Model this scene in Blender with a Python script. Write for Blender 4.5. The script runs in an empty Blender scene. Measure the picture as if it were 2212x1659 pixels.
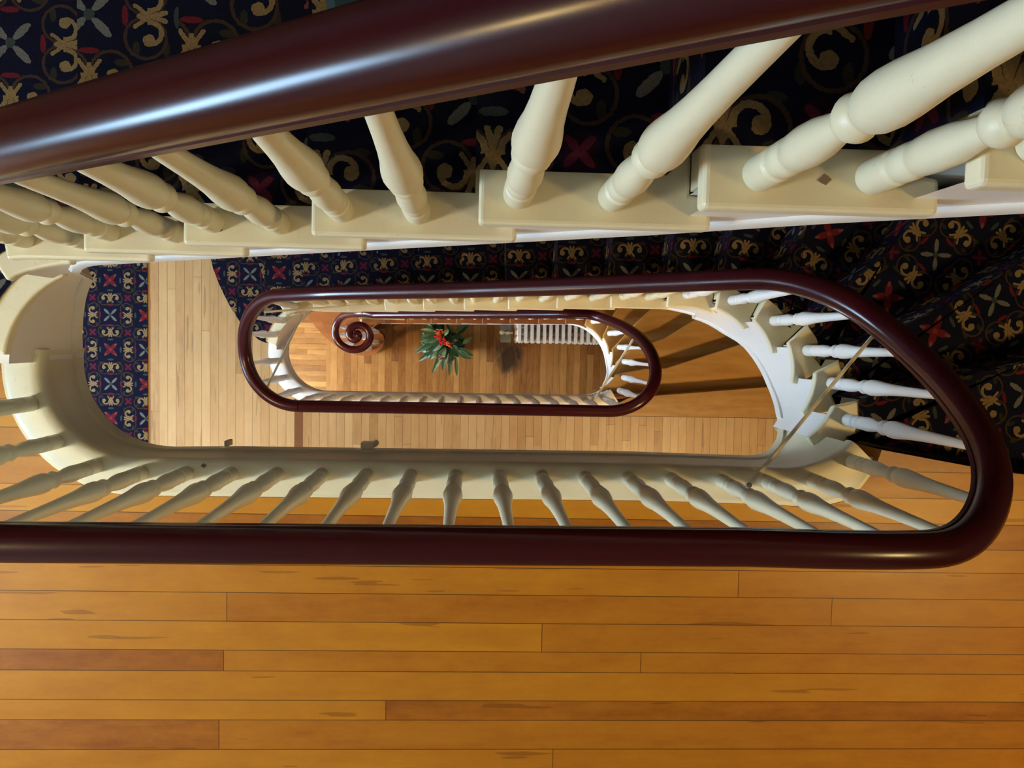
import bpy, bmesh, math, random
import numpy as np
from mathutils import Vector, Matrix
random.seed(7)
C = bpy.context.scene.collection
PI = math.pi

# ------------------------------------------------------------------ camera model (pixels are of the 2212x1659 frame)
F = 1660.0
def _rot(a, b, c):
    ca, sa, cb, sb, cc, sc = math.cos(a), math.sin(a), math.cos(b), math.sin(b), math.cos(c), math.sin(c)
    Rx = np.array([[1,0,0],[0,ca,-sa],[0,sa,ca]]); Ry = np.array([[cb,0,sb],[0,1,0],[-sb,0,cb]]); Rz = np.array([[cc,-sc,0],[sc,cc,0],[0,0,1]])
    return Rz @ Ry @ Rx
CAMR = _rot(-.0547, -.0501, .0204)
zA, zB, zC = 0.0, 3.128, 6.432
CAMZ = zC + 2.316
def at(x, y, z):
    """the point of height z seen at pixel x, y (used to measure the photograph)"""
    v = CAMR @ np.array([(x-1106)/F, -(y-829.5)/F, -1.0])
    v = v * ((CAMZ - z) / -v[2])
    return (float(v[0]), float(v[1]))

# ------------------------------------------------------------------ materials
class X:
    """tiny expression builder over math nodes"""
    nt = None
    def __init__(s, sock): s.s = sock
    @staticmethod
    def m(op, *a):
        n = X.nt.nodes.new('ShaderNodeMath'); n.operation = op
        for i, v in enumerate(a):
            if isinstance(v, X): X.nt.links.new(v.s, n.inputs[i])
            else: n.inputs[i].default_value = v
        return X(n.outputs[0])
    def __add__(s, o): return X.m('ADD', s, o)
    __radd__ = __add__
    def __sub__(s, o): return X.m('SUBTRACT', s, o)
    def __rsub__(s, o): return X.m('SUBTRACT', o, s)
    def __mul__(s, o): return X.m('MULTIPLY', s, o)
    __rmul__ = __mul__
    def __truediv__(s, o): return X.m('DIVIDE', s, o)
    def __lt__(s, o): return X.m('LESS_THAN', s, o)
    def __gt__(s, o): return X.m('GREATER_THAN', s, o)
    def __and__(s, o): return X.m('MULTIPLY', s, o)
    def __or__(s, o): return X.m('MAXIMUM', s, o)
    def abs(s): return X.m('ABSOLUTE', s)
    def floor(s): return X.m('FLOOR', s)
def ell(x, y, cx, cy, rx, ry):
    a = (x - cx) * (1/rx); b = (y - cy) * (1/ry)
    return (a*a + b*b) < 1.0
def dist(x, y, cx, cy):
    a = x - cx; b = y - cy
    return X.m('SQRT', a*a + b*b)

def seg(x, y, ax, ay, bx, by, r):
    """distance to a short stroke below r"""
    dx, dy = bx-ax, by-ay; l2 = dx*dx + dy*dy
    t = X.m('MINIMUM', X.m('MAXIMUM', (x - ax) * (dx/l2) + (y - ay) * (dy/l2), 0.0), 1.0)
    a = x - ax - t*dx; b = y - ay - t*dy
    return X.m('SQRT', a*a + b*b) < r

def new_mat(name):
    m = bpy.data.materials.new(name); m.use_nodes = True
    nt = m.node_tree; X.nt = nt
    return m, nt, nt.nodes['Principled BSDF']
def L(nt, a, b): nt.links.new(a, b)
def mix(nt, fac, a, b):
    n = nt.nodes.new('ShaderNodeMix'); n.data_type = 'RGBA'
    for sock, v in ((n.inputs[0], fac), (n.inputs[6], a), (n.inputs[7], b)):
        if isinstance(v, X): L(nt, v.s, sock)
        elif isinstance(v, bpy.types.NodeSocket): L(nt, v, sock)
        elif isinstance(v, (int, float)): sock.default_value = v
        else: sock.default_value = (*v, 1)
    return n.outputs[2]
def noise(nt, vec, scale, detail=3, rough=.55, dim='3D'):
    n = nt.nodes.new('ShaderNodeTexNoise'); n.inputs['Scale'].default_value = scale
    n.inputs['Detail'].default_value = detail; n.inputs['Roughness'].default_value = rough
    if vec is not None: L(nt, vec, n.inputs['Vector'])
    return X(n.outputs['Fac'])
def mapping(nt, vec, scale=(1,1,1), loc=(0,0,0)):
    n = nt.nodes.new('ShaderNodeMapping'); L(nt, vec, n.inputs['Vector'])
    n.inputs['Scale'].default_value = scale; n.inputs['Location'].default_value = loc
    return n.outputs[0]
def position(nt): return nt.nodes.new('ShaderNodeNewGeometry').outputs['Position']
def xyz(nt, vec):
    n = nt.nodes.new('ShaderNodeSeparateXYZ'); L(nt, vec, n.inputs[0])
    return X(n.outputs[0]), X(n.outputs[1]), X(n.outputs[2])
def combine(nt, a, b, c):
    n = nt.nodes.new('ShaderNodeCombineXYZ')
    for i, v in enumerate((a, b, c)):
        if isinstance(v, X): L(nt, v.s, n.inputs[i])
        else: n.inputs[i].default_value = v
    return n.outputs[0]
def white(nt, a, b=0.0):
    n = nt.nodes.new('ShaderNodeTexWhiteNoise'); n.noise_dimensions = '2D'
    L(nt, combine(nt, a, b, 0.0), n.inputs['Vector'])
    return X(n.outputs['Value'])
def ramp(nt, fac, stops):
    n = nt.nodes.new('ShaderNodeValToRGB'); L(nt, fac.s, n.inputs[0])
    e = n.color_ramp.elements
    while len(e) < len(stops): e.new(.5)
    for i, (p, c) in enumerate(stops): e[i].position = p; e[i].color = (*c, 1)
    return n.outputs[0]

def paint(name, col, rough=.38, dirt=.25):
    m, nt, b = new_mat(name)
    p = position(nt)
    f = noise(nt, p, 5.0, 6, .65)
    g = X.m('MULTIPLY', X.m('GREATER_THAN', noise(nt, p, 38.0, 4, .7), .66), .5)
    c = mix(nt, X.m('MULTIPLY', X.m('SUBTRACT', f, .45), dirt*2), col, tuple(v*.72 for v in col))
    c = mix(nt, X.m('MULTIPLY', g, dirt), c, tuple(v*w for v, w in zip(col, (.5,.42,.32))))
    L(nt, c, b.inputs['Base Color']); b.inputs['Roughness'].default_value = rough
    bp = nt.nodes.new('ShaderNodeBump'); bp.inputs['Strength'].default_value = .12; bp.inputs['Distance'].default_value = .004
    L(nt, noise(nt, p, 60, 3).s, bp.inputs['Height']); L(nt, bp.outputs[0], b.inputs['Normal'])
    return m

def planks(name, axis, width, length, stops, gap=.0011, rough=.34, offset=0.0, stain=None, border=None, rows=None, patch=None, darkest=None):
    """boards laid along world axis; each board its own tone, grain along it, dark joints"""
    m, nt, b = new_mat(name)
    p = position(nt)
    x, y, z = xyz(nt, p)
    def lay(u, v, width, rows):
        extra = None
        if rows:                                                     # boards of known width: (edges, butt joints, tone of single boards)
            edges, joints, tones = rows
            v = v + u * .0062
            ri = None; near = None
            for e in edges:
                q = v < e; ri = q if ri is None else ri + q
                d = (v - e).abs(); near = d if near is None else X.m('MINIMUM', near, d)
            low = X.m('MINIMUM', v - edges[-1], 0.0) * (-1/width)     # plain boards beyond the last edge
            hi = X.m('MAXIMUM', v - edges[0], 0.0) * (1/width)
            lf, hf = low - low.floor(), hi - hi.floor()
            ri = ri + low.floor() - hi.floor() - (v > edges[0])
            far = (v < edges[-1]) & ((lf < gap/width) | (lf > 1 - gap/width)) | ((v > edges[0]) & ((hf < gap/width) | (hf > 1 - gap/width)))
            ci = None; ge = far
            for r_, xj in joints:
                on = (ri - float(r_)).abs() < .5
                q = on & (u > xj); ci = q if ci is None else ci + q
                ge = ge | (on & ((u - xj).abs() < gap))
            t = white(nt, ri, ci)
            for r_, k_, tv in tones:
                on = ((ri - float(r_)).abs() < .5) & ((ci - float(k_)).abs() < .5)
                t = t + on * (X.m('SUBTRACT', tv, t))
            return t, (near < gap) | ge, ri
        row = ((v + offset) * (1/width))
        ri = row.floor(); rf = row - ri
        sh = white(nt, ri) * length
        col = ((u + sh) * (1/length)); ci = col.floor(); cf = col - ci
        t = white(nt, ri, ci)
        gl = (rf < gap/width) | (rf > 1 - gap/width)
        ge = (cf < gap*.9/length) | (cf > 1 - gap*.9/length)
        return t, gl | ge, ri
    def surface(ax, width, rows=None):
        u, v = (x, y) if ax == 'X' else (y, x)
        t, joint, ri = lay(u, v, width, rows)
        gv = combine(nt, u * 2.2, v * 42.0, ri * 3.7)
        g1 = noise(nt, gv, 1.0, 5, .62)
        g2 = noise(nt, combine(nt, u * 1.6, v * 9.0, ri * 1.3 + t), 1.0, 5, .66)
        mot = noise(nt, combine(nt, u * 7.0, v * 16.0, ri * 2.3), 1.0, 4, .7)
        tone = t * .50 + g2 * .42 + g1 * .20 + mot * .46 - .32
        c = ramp(nt, tone, stops)
        streak = X.m('MULTIPLY', X.m('GREATER_THAN', noise(nt, combine(nt, u * 2.0, v * 30.0, ri * 5.1), 1.0, 2), .67), .42)
        c = mix(nt, streak, c, tuple(v_ * .55 for v_ in stops[0][1]))
        if darkest: c = mix(nt, ((ri - float(darkest[0])).abs() < .5) & (u < -.2), c, darkest[1])
        c = mix(nt, joint * .85, c, tuple(v_ * .16 for v_ in stops[0][1]))
        return c, g1, joint
    c, g1, joint = surface(axis, width, rows)
    if border:                                                       # boards turned the other way beyond this line
        c2, _, _ = surface('X' if axis == 'Y' else 'Y', border[1])
        c = mix(nt, x < border[0], c, c2)
    if patch:                                                        # one wide border board along the stairs' top edge
        px0, py0, st = patch
        g = noise(nt, combine(nt, x * 2.5, y * 22.0, 1.0), 1.0, 6, .65)
        w = noise(nt, combine(nt, x * 9.0, y * 26.0, 4.0), 1.0, 4, .7)
        cb = ramp(nt, g * .6 + w * .4, st)
        inb = (y > py0) & (x > px0)
        c = mix(nt, inb, c, cb)
        c = mix(nt, ((y - py0).abs() < .0016) & (x > px0), c, (.05,.025,.008))
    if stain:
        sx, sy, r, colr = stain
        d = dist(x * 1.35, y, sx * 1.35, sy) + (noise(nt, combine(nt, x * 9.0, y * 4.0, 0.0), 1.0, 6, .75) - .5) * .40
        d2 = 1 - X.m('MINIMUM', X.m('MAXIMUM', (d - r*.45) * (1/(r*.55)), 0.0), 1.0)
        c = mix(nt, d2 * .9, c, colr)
    L(nt, c, b.inputs['Base Color'])
    L(nt, (g1 * .18 + (rough - .08)).s, b.inputs['Roughness'])
    b.inputs['Specular IOR Level'].default_value = .35
    bp = nt.nodes.new('ShaderNodeBump'); bp.inputs['Strength'].default_value = .25; bp.inputs['Distance'].default_value = .002
    L(nt, ((1 - joint) + g1 * .15).s, bp.inputs['Height']); L(nt, bp.outputs[0], b.inputs['Normal'])
    return m

def carpet_mat(name):
    """navy figured carpet: red and pale cross flowers on a square lattice, tan double scrolls between them (UV in lattice units)"""
    m, nt, b = new_mat(name)
    uv = nt.nodes.new('ShaderNodeUVMap').outputs[0]
    fz = nt.nodes.new('ShaderNodeTexNoise'); fz.inputs['Scale'].default_value = 34; L(nt, uv, fz.inputs['Vector'])
    vm = nt.nodes.new('ShaderNodeVectorMath'); vm.operation = 'MULTIPLY_ADD'
    L(nt, fz.outputs['Color'], vm.inputs[0]); vm.inputs[1].default_value = (.022,)*3
    sub = nt.nodes.new('ShaderNodeVectorMath'); sub.operation = 'SUBTRACT'; L(nt, uv, sub.inputs[0]); sub.inputs[1].default_value = (.011, .011, 0)
    L(nt, sub.outputs[0], vm.inputs[2])
    u, v, _ = xyz(nt, vm.outputs[0])
    px = X.m('PINGPONG', u, 1.0); py = X.m('PINGPONG', v, 1.0)
    a0 = X.m('MAXIMUM', px, py); b0 = X.m('MINIMUM', px, py)
    k = (a0 + b0) > 1.0
    a = a0 + k * (1 - b0 - a0); bb = b0 + k * (1 - a0 - b0)
    S2 = 1/math.sqrt(2)
    grain = noise(nt, uv, 55, 3, .7); grain2 = noise(nt, uv, 5, 3, .6)
    navy, deep, plum = (.0075,.0085,.030), (.0035,.004,.012), (.022,.006,.020)
    tan, brown, red, rose = (.38,.275,.115), (.075,.042,.022), (.17,.014,.020), (.24,.085,.065)
    sage, pale, olive = (.055,.075,.066), (.19,.19,.17), (.050,.046,.016)
    c = mix(nt, grain2, navy, deep)
    dx = (a - .5).abs(); dy = .5 - bb
    c = mix(nt, (dy + dx*.3) < .13, c, plum)
    c = mix(nt, ell(dx, dy, .12, .24, .03, .06) * .7, c, olive)
    pr = (a + bb) * S2; qr = (a - bb) * S2
    a1 = 1 - a; pw = (a1 + bb) * S2; qw = (a1 - bb).abs() * S2
    lx = a - .5
    # thin brown ring round each curl
    ring = X.m('ABSOLUTE', dist(lx, bb, .045, .175) - .165) < .013
    c = mix(nt, ring * .9, c, brown)
    c = mix(nt, dist(lx, bb, .035, .155) < .085, c, (.004,.007,.022))
    # red flower with its four sage leaves
    c = mix(nt, ell(a, bb, .29, 0, .028, .085), c, sage)
    c = mix(nt, ell(pr, qr, .11, 0, .115, .058), c, red)
    c = mix(nt, ell(pr, qr, .205, 0, .045, .024), c, rose)
    c = mix(nt, ell(a, bb, 0, 0, .04, .04), c, (.26,.05,.025))
    # pale flower with its four red leaves
    c = mix(nt, ell(a1, bb, .29, 0, .026, .085), c, red)
    c = mix(nt, ell(pw, qw, .145, 0, .105, .036), c, pale)
    c = mix(nt, ell(a1, bb, 0, 0, .045, .045), c, sage)
    # small red flower
    ps = (dy + dx) * S2; qs = (dy - dx) * S2
    c = mix(nt, ell(ps, qs, .062, 0, .062, .028), c, (.13,.016,.034))
    # tan double scroll: curled end, arch over it, crossing legs
    arch = (X.m('ABSOLUTE', dist(lx, bb, .005, .135) - .088) < .020) & (lx < .03)
    blob = dist(lx, bb, .018, .192) < .050
    legs = seg(lx, bb, -.115, .035, .02, -.01, .020) | seg(lx, bb, -.01, .045, .10, .0, .018) | seg(lx, bb, .02, .005, .13, .085, .017)
    tn = mix(nt, grain2, tan, (.27,.165,.070))
    c = mix(nt, arch | blob | legs, c, tn)
    c = mix(nt, X.m('MULTIPLY', grain, .75), c, (.004,.004,.010))
    L(nt, c, b.inputs['Base Color']); b.inputs['Roughness'].default_value = .95
    b.inputs['Specular IOR Level'].default_value = .1
    bp = nt.nodes.new('ShaderNodeBump'); bp.inputs['Strength'].default_value = .5; bp.inputs['Distance'].default_value = .003
    L(nt, grain.s, bp.inputs['Height']); L(nt, bp.outputs[0], b.inputs['Normal'])
    return m

def wood(name, c0, c1, rough, coat=0.0, scale=(1.5, 26, 26), rot=None):
    m, nt, b = new_mat(name)
    p = position(nt)
    f = noise(nt, mapping(nt, p, scale), 1.0, 6, .62)
    g = noise(nt, mapping(nt, p, tuple(v*.35 for v in scale)), 1.0, 3)
    c = ramp(nt, f * .6 + g * .4, [(.3, c0), (.68, c1)])
    L(nt, c, b.inputs['Base Color'])
    L(nt, (f * .03 + (rough - .01)).s, b.inputs['Roughness'])
    b.inputs['Specular IOR Level'].default_value = .30
    b.inputs['Coat Weight'].default_value = coat; b.inputs['Coat Roughness'].default_value = .12
    return m
def plain(name, col, rough=.5, metal=0.0, emit=0.0):
    m, nt, b = new_mat(name)
    f = noise(nt, position(nt), 14, 4)
    L(nt, mix(nt, f, tuple(v*1.12 for v in col), tuple(v*.8 for v in col)), b.inputs['Base Color'])
    b.inputs['Roughness'].default_value = rough; b.inputs['Metallic'].default_value = metal
    if emit: b.inputs['Emission Color'].default_value = (*col, 1); b.inputs['Emission Strength'].default_value = emit
    return m

M = {}
M['paint'] = paint('cream_gloss_paint', (.79, .725, .50), .38, .34)
M['paint_daylit'] = paint('daylit_gloss_paint', (.83, .81, .765), .36, .18)  # same gloss paint made whiter, cool daylight put into its colour
def yC(y0, x0=0): 
    q = at(x0, y0, zC); return q[1] + q[0]*.0062
edC = [yC(v) for v in (1044, 1102, 1160, 1214, 1275, 1338, 1401.5, 1447, 1511, 1554.5, 1619)]
def xC(x0, y0=1400): return at(x0, y0, zC)[0]
jC = [(4, xC(1590)), (5, xC(490)), (5, xC(1793)), (6, xC(1170)), (7, xC(483)), (7, xC(1385)), (9, xC(835)), (10, xC(473)), (11, xC(1200)), (3, xC(700)), (8, xC(-300))]
tC = [(4, 0, .62), (4, 1, .50), (5, 0, .70), (5, 1, .40), (5, 2, .50), (6, 0, .80), (6, 1, .45), (7, 0, .02), (7, 1, .52), (7, 2, .50), (8, 1, .72), (9, 0, .74), (9, 1, .12), (10, 0, .06), (10, 1, .42), (11, 0, .66), (11, 1, .50)]
M['floor_C'] = planks('orange_maple_boards', 'X', .0835, 2.6, [(.04, (.20,.045,.0040)), (.34, (.39,.132,.0075)), (.74, (.55,.230,.0115))], rows=(edC, jC, tC), rough=.38)
M['floor_B'] = planks('pale_maple_boards', 'Y', .0600, 2.2, [(.10, (.31,.165,.062)), (.40, (.47,.285,.120)), (.8, (.58,.39,.185))], offset=.085, darkest=(-20, (.17,.062,.022)),
                      patch=(.70, at(1500, 901, zB)[1], [(.25, (.32,.15,.035)), (.7, (.52,.29,.085))]))
M['floor_A'] = planks('worn_maple_boards', 'Y', .0765, 1.9, [(.08, (.14,.045,.011)), (.40, (.27,.118,.030)), (.8, (.45,.235,.075))],
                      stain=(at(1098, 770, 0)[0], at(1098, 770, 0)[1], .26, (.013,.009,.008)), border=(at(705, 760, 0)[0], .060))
M['carpet'] = carpet_mat('navy_scroll_carpet')
M['rail'] = wood('polished_mahogany', (.030,.0028,.0048), (.044,.0046,.0062), .24, .0, (2, 9, 9))
M['step_wood'] = wood('honey_varnished_step_wood', (.42,.195,.042), (.66,.37,.100), .40, .0, (3, 14, 14))
M['step_red'] = wood('red_brown_varnished_step_wood', (.20,.062,.018), (.34,.13,.035), .38, .0, (3, 16, 16))
M['wall'] = plain('cream_wall_plaster', (.36,.32,.24), .85)
M['dark_wall'] = wood('dark_wall_low_bounce', (.045,.020,.009), (.085,.040,.018), .5)  # unseen walls made dark to cut light bounced onto the stairs
M['ceiling'] = plain('white_ceiling_plaster', (.45,.42,.35), .9)
M['brace'] = plain('cream_painted_iron', (.70,.62,.42), .5)
M['plate'] = plain('dark_bare_iron', (.06,.045,.03), .6)
M['chip'] = plain('bare_wood_under_paint', (.22,.16,.09), .8)
M['rad'] = plain('white_radiator_enamel', (.88,.87,.84), .4)
M['leaf'] = None

# ------------------------------------------------------------------ mesh helpers
def obj(name, bm, mat, parent=None, smooth=False, mats=None):
    me = bpy.data.meshes.new(name)
    bm.normal_update(); bm.to_mesh(me); bm.free()
    for mm in (mats or [mat]): me.materials.append(mm)
    if smooth:
        for f in me.polygons: f.use_smooth = True
        try: me.set_sharp_from_angle(angle=math.radians(38))
        except Exception: pass
    o = bpy.data.objects.new(name, me); C.objects.link(o)
    if parent is not None: o.parent = parent
    return o
def tag(o, label, cat, group=None, kind=None):
    if label: o['label'] = label
    if cat: o['category'] = cat
    if group: o['group'] = group
    if kind: o['kind'] = kind
    return o
def struct(o): o['kind'] = 'structure'; return o
def thing(name, label, cat, loc=(0,0,0), group=None):
    o = bpy.data.objects.new(name, None); o.empty_display_size = .05; C.objects.link(o); o.location = loc
    return tag(o, label, cat, group)

def prism(bm, pts, z0, z1):
    """closed prism over a plan polygon"""
    lo = [bm.verts.new((x, y, z0)) for x, y in pts]; hi = [bm.verts.new((x, y, z1)) for x, y in pts]
    n = len(pts); area = sum(pts[i][0]*pts[(i+1)%n][1] - pts[(i+1)%n][0]*pts[i][1] for i in range(n))
    if area < 0: lo.reverse(); hi.reverse()
    bm.faces.new(hi); bm.faces.new(lo[::-1])
    for i in range(n): bm.faces.new((lo[i], lo[(i+1)%n], hi[(i+1)%n], hi[i]))
def box(bm, x0, x1, y0, y1, z0, z1): prism(bm, [(x0,y0),(x1,y0),(x1,y1),(x0,y1)], z0, z1)
def bevel(bm, w, seg=2):
    bmesh.ops.bevel(bm, geom=[e for e in bm.edges], offset=w, segments=seg, profile=.5, affect='EDGES', clamp_overlap=True)
def tube(bm, pts, r, seg=10, cap=True, flat=1.0):
    pts = [Vector(p) for p in pts]; rings = []
    rr = r if isinstance(r, (list, tuple)) else [r]*len(pts)
    up = Vector((0,0,1))
    for i, p in enumerate(pts):
        t = (pts[min(i+1, len(pts)-1)] - pts[max(i-1, 0)]).normalized()
        s = t.cross(up)
        if s.length < 1e-4: s = Vector((1,0,0))
        s.normalize(); w = s.cross(t).normalized()
        rings.append([bm.verts.new(p + s*rr[i]*math.cos(2*PI*k/seg) + w*rr[i]*flat*math.sin(2*PI*k/seg)) for k in range(seg)])
    for A, B in zip(rings, rings[1:]):
        for k in range(seg): bm.faces.new((A[k], A[(k+1)%seg], B[(k+1)%seg], B[k]))
    if cap: bm.faces.new(rings[0][::-1]); bm.faces.new(rings[-1])
    return rings
def lathe(bm, prof, seg=20, o=(0,0,0)):
    rings = [[bm.verts.new((o[0]+r*math.cos(2*PI*k/seg), o[1]+r*math.sin(2*PI*k/seg), o[2]+z)) for k in range(seg)] for z, r in prof]
    for A, B in zip(rings, rings[1:]):
        for k in range(seg): bm.faces.new((A[k], A[(k+1)%seg], B[(k+1)%seg], B[k]))
    bm.faces.new(rings[0][::-1]); bm.faces.new(rings[-1])

# ------------------------------------------------------------------ plan curves (line of the balusters), walked in the climbing direction
class Curve:
    def __init__(s, segs):
        P = []
        for g in segs:
            if g[0] == 'L': P += [tuple(np.array(g[1])*(1-t) + np.array(g[2])*t) for t in np.linspace(0, 1, max(2, int(math.dist(g[1], g[2])/.02)))]
            else:
                _, c, R, a0, a1 = g
                P += [(c[0]+R*math.cos(math.radians(a)), c[1]+R*math.sin(math.radians(a))) for a in np.linspace(a0, a1, max(8, int(abs(a1-a0)/3)))]
        Q = [P[0]]
        for p in P[1:]:
            if math.dist(p, Q[-1]) > 1e-4: Q.append(p)
        s.P = np.array(Q); d = np.hypot(*np.diff(s.P, axis=0).T); s.S = np.concatenate([[0], np.cumsum(d)])
    def pt(s, t): return (float(np.interp(t, s.S, s.P[:,0])), float(np.interp(t, s.S, s.P[:,1])))
    def tan(s, t):
        a, b = s.pt(max(t-.015, 0)), s.pt(min(t+.015, s.S[-1])); l = math.dist(a, b) or 1
        return ((b[0]-a[0])/l, (b[1]-a[1])/l)
    def off(s, t, d):
        """d > 0 towards the well"""
        p, q = s.pt(t), s.tan(t)
        return (p[0]+q[1]*d, p[1]-q[0]*d)
    def find(s, xy):
        best = min(((math.dist(s.pt(t), xy), t) for t in np.arange(0, s.S[-1], .004)))
        return best[1]
    def run(s, t0, t1, d=0, step=.025):
        n = max(1, int(abs(t1-t0)/step)); return [s.off(t, d) for t in np.linspace(t0, t1, n+1)]

XW0, XW1, YW0, YW1 = -4.9, 3.3, -3.6, 1.42          # inside faces of the stair hall
cvBC = Curve([('A', (-1.075,-.0925), .3275, -90, -270), ('L', (-1.075,.235), (.968,.237)), ('A', (.968,-.088), .325, 90, -90), ('L', (.968,-.413), (.55,-.404)), ('L', (.55,-.404), (-1.3,-.404))])
cvCD = Curve([('L', (.9,-.404), (-.99,-.404)), ('A', (-.99,-.0945), .3095, -90, -270), ('L', (-.99,.215), (1.95,.215))])
cvAB = Curve([('L', (-1.30,.235), (.86,.235)), ('A', (.86,-.0925), .3275, 90, -90), ('L', (.86,-.42), (-1.075,-.42))])

def shift_line(pts, d, tg):
    """move a plan polyline sideways by d along its own normals (positive towards tg)"""
    out = []; n = len(pts)
    for i in range(n):
        a, b = pts[max(i-1, 0)], pts[min(i+1, n-1)]
        l = math.dist(a, b) or 1; nx, ny = -(b[1]-a[1])/l, (b[0]-a[0])/l
        if i == 0: sg = 1 if nx*tg[0] + ny*tg[1] > 0 else -1
        out.append((pts[i][0] + nx*d*sg, pts[i][1] + ny*d*sg))
    return out
def to_wall(p, q):
    """extend q away from p until it meets the hall walls"""
    dx, dy = q[0]-p[0], q[1]-p[1]; ts = []
    if dx > 1e-6: ts.append((XW1-q[0])/dx)
    if dx < -1e-6: ts.append((XW0-q[0])/dx)
    if dy > 1e-6: ts.append((YW1-q[1])/dy)
    if dy < -1e-6: ts.append((YW0-q[1])/dy)
    t = min(v for v in ts if v >= 0)
    return (q[0]+dx*t, q[1]+dy*t)

# ------------------------------------------------------------------ flights
class Flight: pass
def make_flight(cv, z0, r, lines, e, co, face, depth, bottoms, mats, name, label, tail=.055, wood_caps=False, th=.032, feet=(), winder_foot=True, faces=None):
    """lines: nosing n -> plan polyline from the well outwards. returns helper with s_n"""
    fl = Flight(); fl.cv, fl.z0, fl.r, fl.e = cv, z0, r, e
    e_full, f_full = e, -face
    def nf_of(s): return float(np.interp(s, [fl.s[n] for n in fl.s], list(fl.s)))
    def ee(s): return float(np.interp(nf_of(s), [2.3, 3.2], [.034, e_full])) if winder_foot else e_full
    def fd(s): return float(np.interp(nf_of(s), [q[0] for q in faces], [q[1] for q in faces])) if faces else f_full
    root = thing(name, label, 'staircase', (0, 0, z0))
    fl.root = root
    fl.N = {}; fl.s = {}
    for n, pl in lines.items():
        p0, p1 = pl[0], pl[1]
        s = cv.find(p0) if n not in fl_force else fl_force[n]
        fl.s[n] = s
    fl.s = dict(sorted(fl.s.items()))
    for n, pl in lines.items():
        pts = [cv.off(fl.s[n], ee(fl.s[n]))] + [q for q in pl[1:]]
        pts.append(to_wall(pts[-2], pts[-1]))
        fl.N[n] = pts
    ns = sorted(lines); last = ns[-1]
    def corner(a, b):
        """wall corner between two wall points"""
        out = []
        if abs(a[1]-YW1) < 1e-3 and abs(b[0]-XW1) < 1e-3: out = [(XW1, YW1)]
        return out
    def mv(o): o.location = (0, 0, -z0); return o
    for n in ns[:-1]:
        z = z0 + n*r; s0, s1 = fl.s[n], fl.s[n+1]
        inner = [cv.off(t, ee(min(t, s1 - .02))) for t in np.linspace(s0 - .004, s1 + tail, max(4, int((s1 + tail - s0)/.025)))]; e = ee(s1 - .02)
        A = fl.N[n]; B = fl.N[n+1]
        nb = (B[1][0]-B[0][0], B[1][1]-B[0][1]); lb = math.hypot(*nb); tb = (-nb[1]/lb, nb[0]/lb)
        tg = cv.tan(s1)
        if tb[0]*tg[0] + tb[1]*tg[1] < 0: tb = (-tb[0], -tb[1])
        back = [(q[0]+tb[0]*.03, q[1]+tb[1]*.03) for q in B[1:-1]]
        poly = inner + [cv.off(s1+tail, e-.045), cv.off(s1+.03, e-.05)] + back + [B[-1]] + corner(A[-1], B[-1])[::-1] + A[1:][::-1]
        bm = bmesh.new(); prism(bm, poly, z-th, z)
        top = [f for f in bm.faces if abs(f.normal.z) > .9 or True]
        o = mv(obj('tread', bm, mats['tread'](n), root))
        bv = o.modifiers.new('round', 'BEVEL'); bv.width = .007; bv.segments = 3; bv.limit_method = 'ANGLE'; bv.angle_limit = math.radians(50)
    for n in ns:
        # riser set back under its tread
        z = z0 + n*r; A = fl.N[n]
        tg = cv.tan(fl.s[n])
        base = [cv.off(fl.s[n], fd(fl.s[n]) - .034)] + list(A[1:])
        ln, ln2 = shift_line(base, .028, tg), shift_line(base, .046, tg)
        bm = bmesh.new()
        prism(bm, ln + ln2[::-1], z - r + .001, z - th - .001 if n != last else z - .03)
        mv(obj('riser', bm, mats['riser'](n), root))
    # stringer: saw-tooth top, smooth foot
    bm = bmesh.new()
    fs = sorted(feet)
    def footz(s):
        if any(a[0] <= s <= b[0] and b[0]-a[0] < .6 for a, b in zip(fs, fs[1:])): return float(np.interp(s, [q[0] for q in fs], [q[1] for q in fs]))
        nf = float(np.interp(s, [fl.s[n] for n in ns], ns)); return z0 + nf*r - float(np.interp(nf, [b[0] for b in bottoms], [b[1] for b in bottoms]))
    for k, n in enumerate(ns[:-1]):
        s0, s1 = fl.s[n] + (.028 if n > ns[0] else -.03), fl.s[n+1] + .028
        m = max(3, int((s1-s0)/.03)); ss = np.linspace(s0, s1, m+1); zt = z0 + n*r - th - .001
        for i in range(m):
            q = []
            for w in (0, -.03):
                a, b_ = cv.off(ss[i], fd(ss[i]) + w), cv.off(ss[i+1], fd(ss[i+1]) + w)
                q.append([bm.verts.new((a[0], a[1], footz(ss[i]))), bm.verts.new((b_[0], b_[1], footz(ss[i+1]))), bm.verts.new((b_[0], b_[1], zt)), bm.verts.new((a[0], a[1], zt))])
            I, O = q
            bm.faces.new(I[::-1]); bm.faces.new(O); bm.faces.new((I[3], I[2], O[2], O[3])); bm.faces.new((I[1], I[0], O[0], O[1]))
    bmesh.ops.remove_doubles(bm, verts=bm.verts, dist=1e-5)
    bmesh.ops.recalc_face_normals(bm, faces=bm.faces)
    o = mv(obj('stringer', bm, mats['stringer'], root, smooth=True))
    # bead along the foot of the stringer
    bm = bmesh.new(); ss = np.arange(fl.s[ns[0]] - .02, fl.s[last], .03)
    prof = [(0, 0), (.007, .004), (.007, .050), (.003, .058), (0, .060)]
    rings = []
    for s in ss:
        rings.append([bm.verts.new((*cv.off(s, fd(s) + d), footz(s)+h)) for d, h in prof])
    for A, B in zip(rings, rings[1:]):
        for i in range(len(prof)): bm.faces.new((A[i], B[i], B[(i+1)%len(prof)], A[(i+1)%len(prof)]))
    bm.faces.new(rings[0]); bm.faces.new(rings[-1][::-1])
    bmesh.ops.recalc_face_normals(bm, faces=bm.faces)
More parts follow.
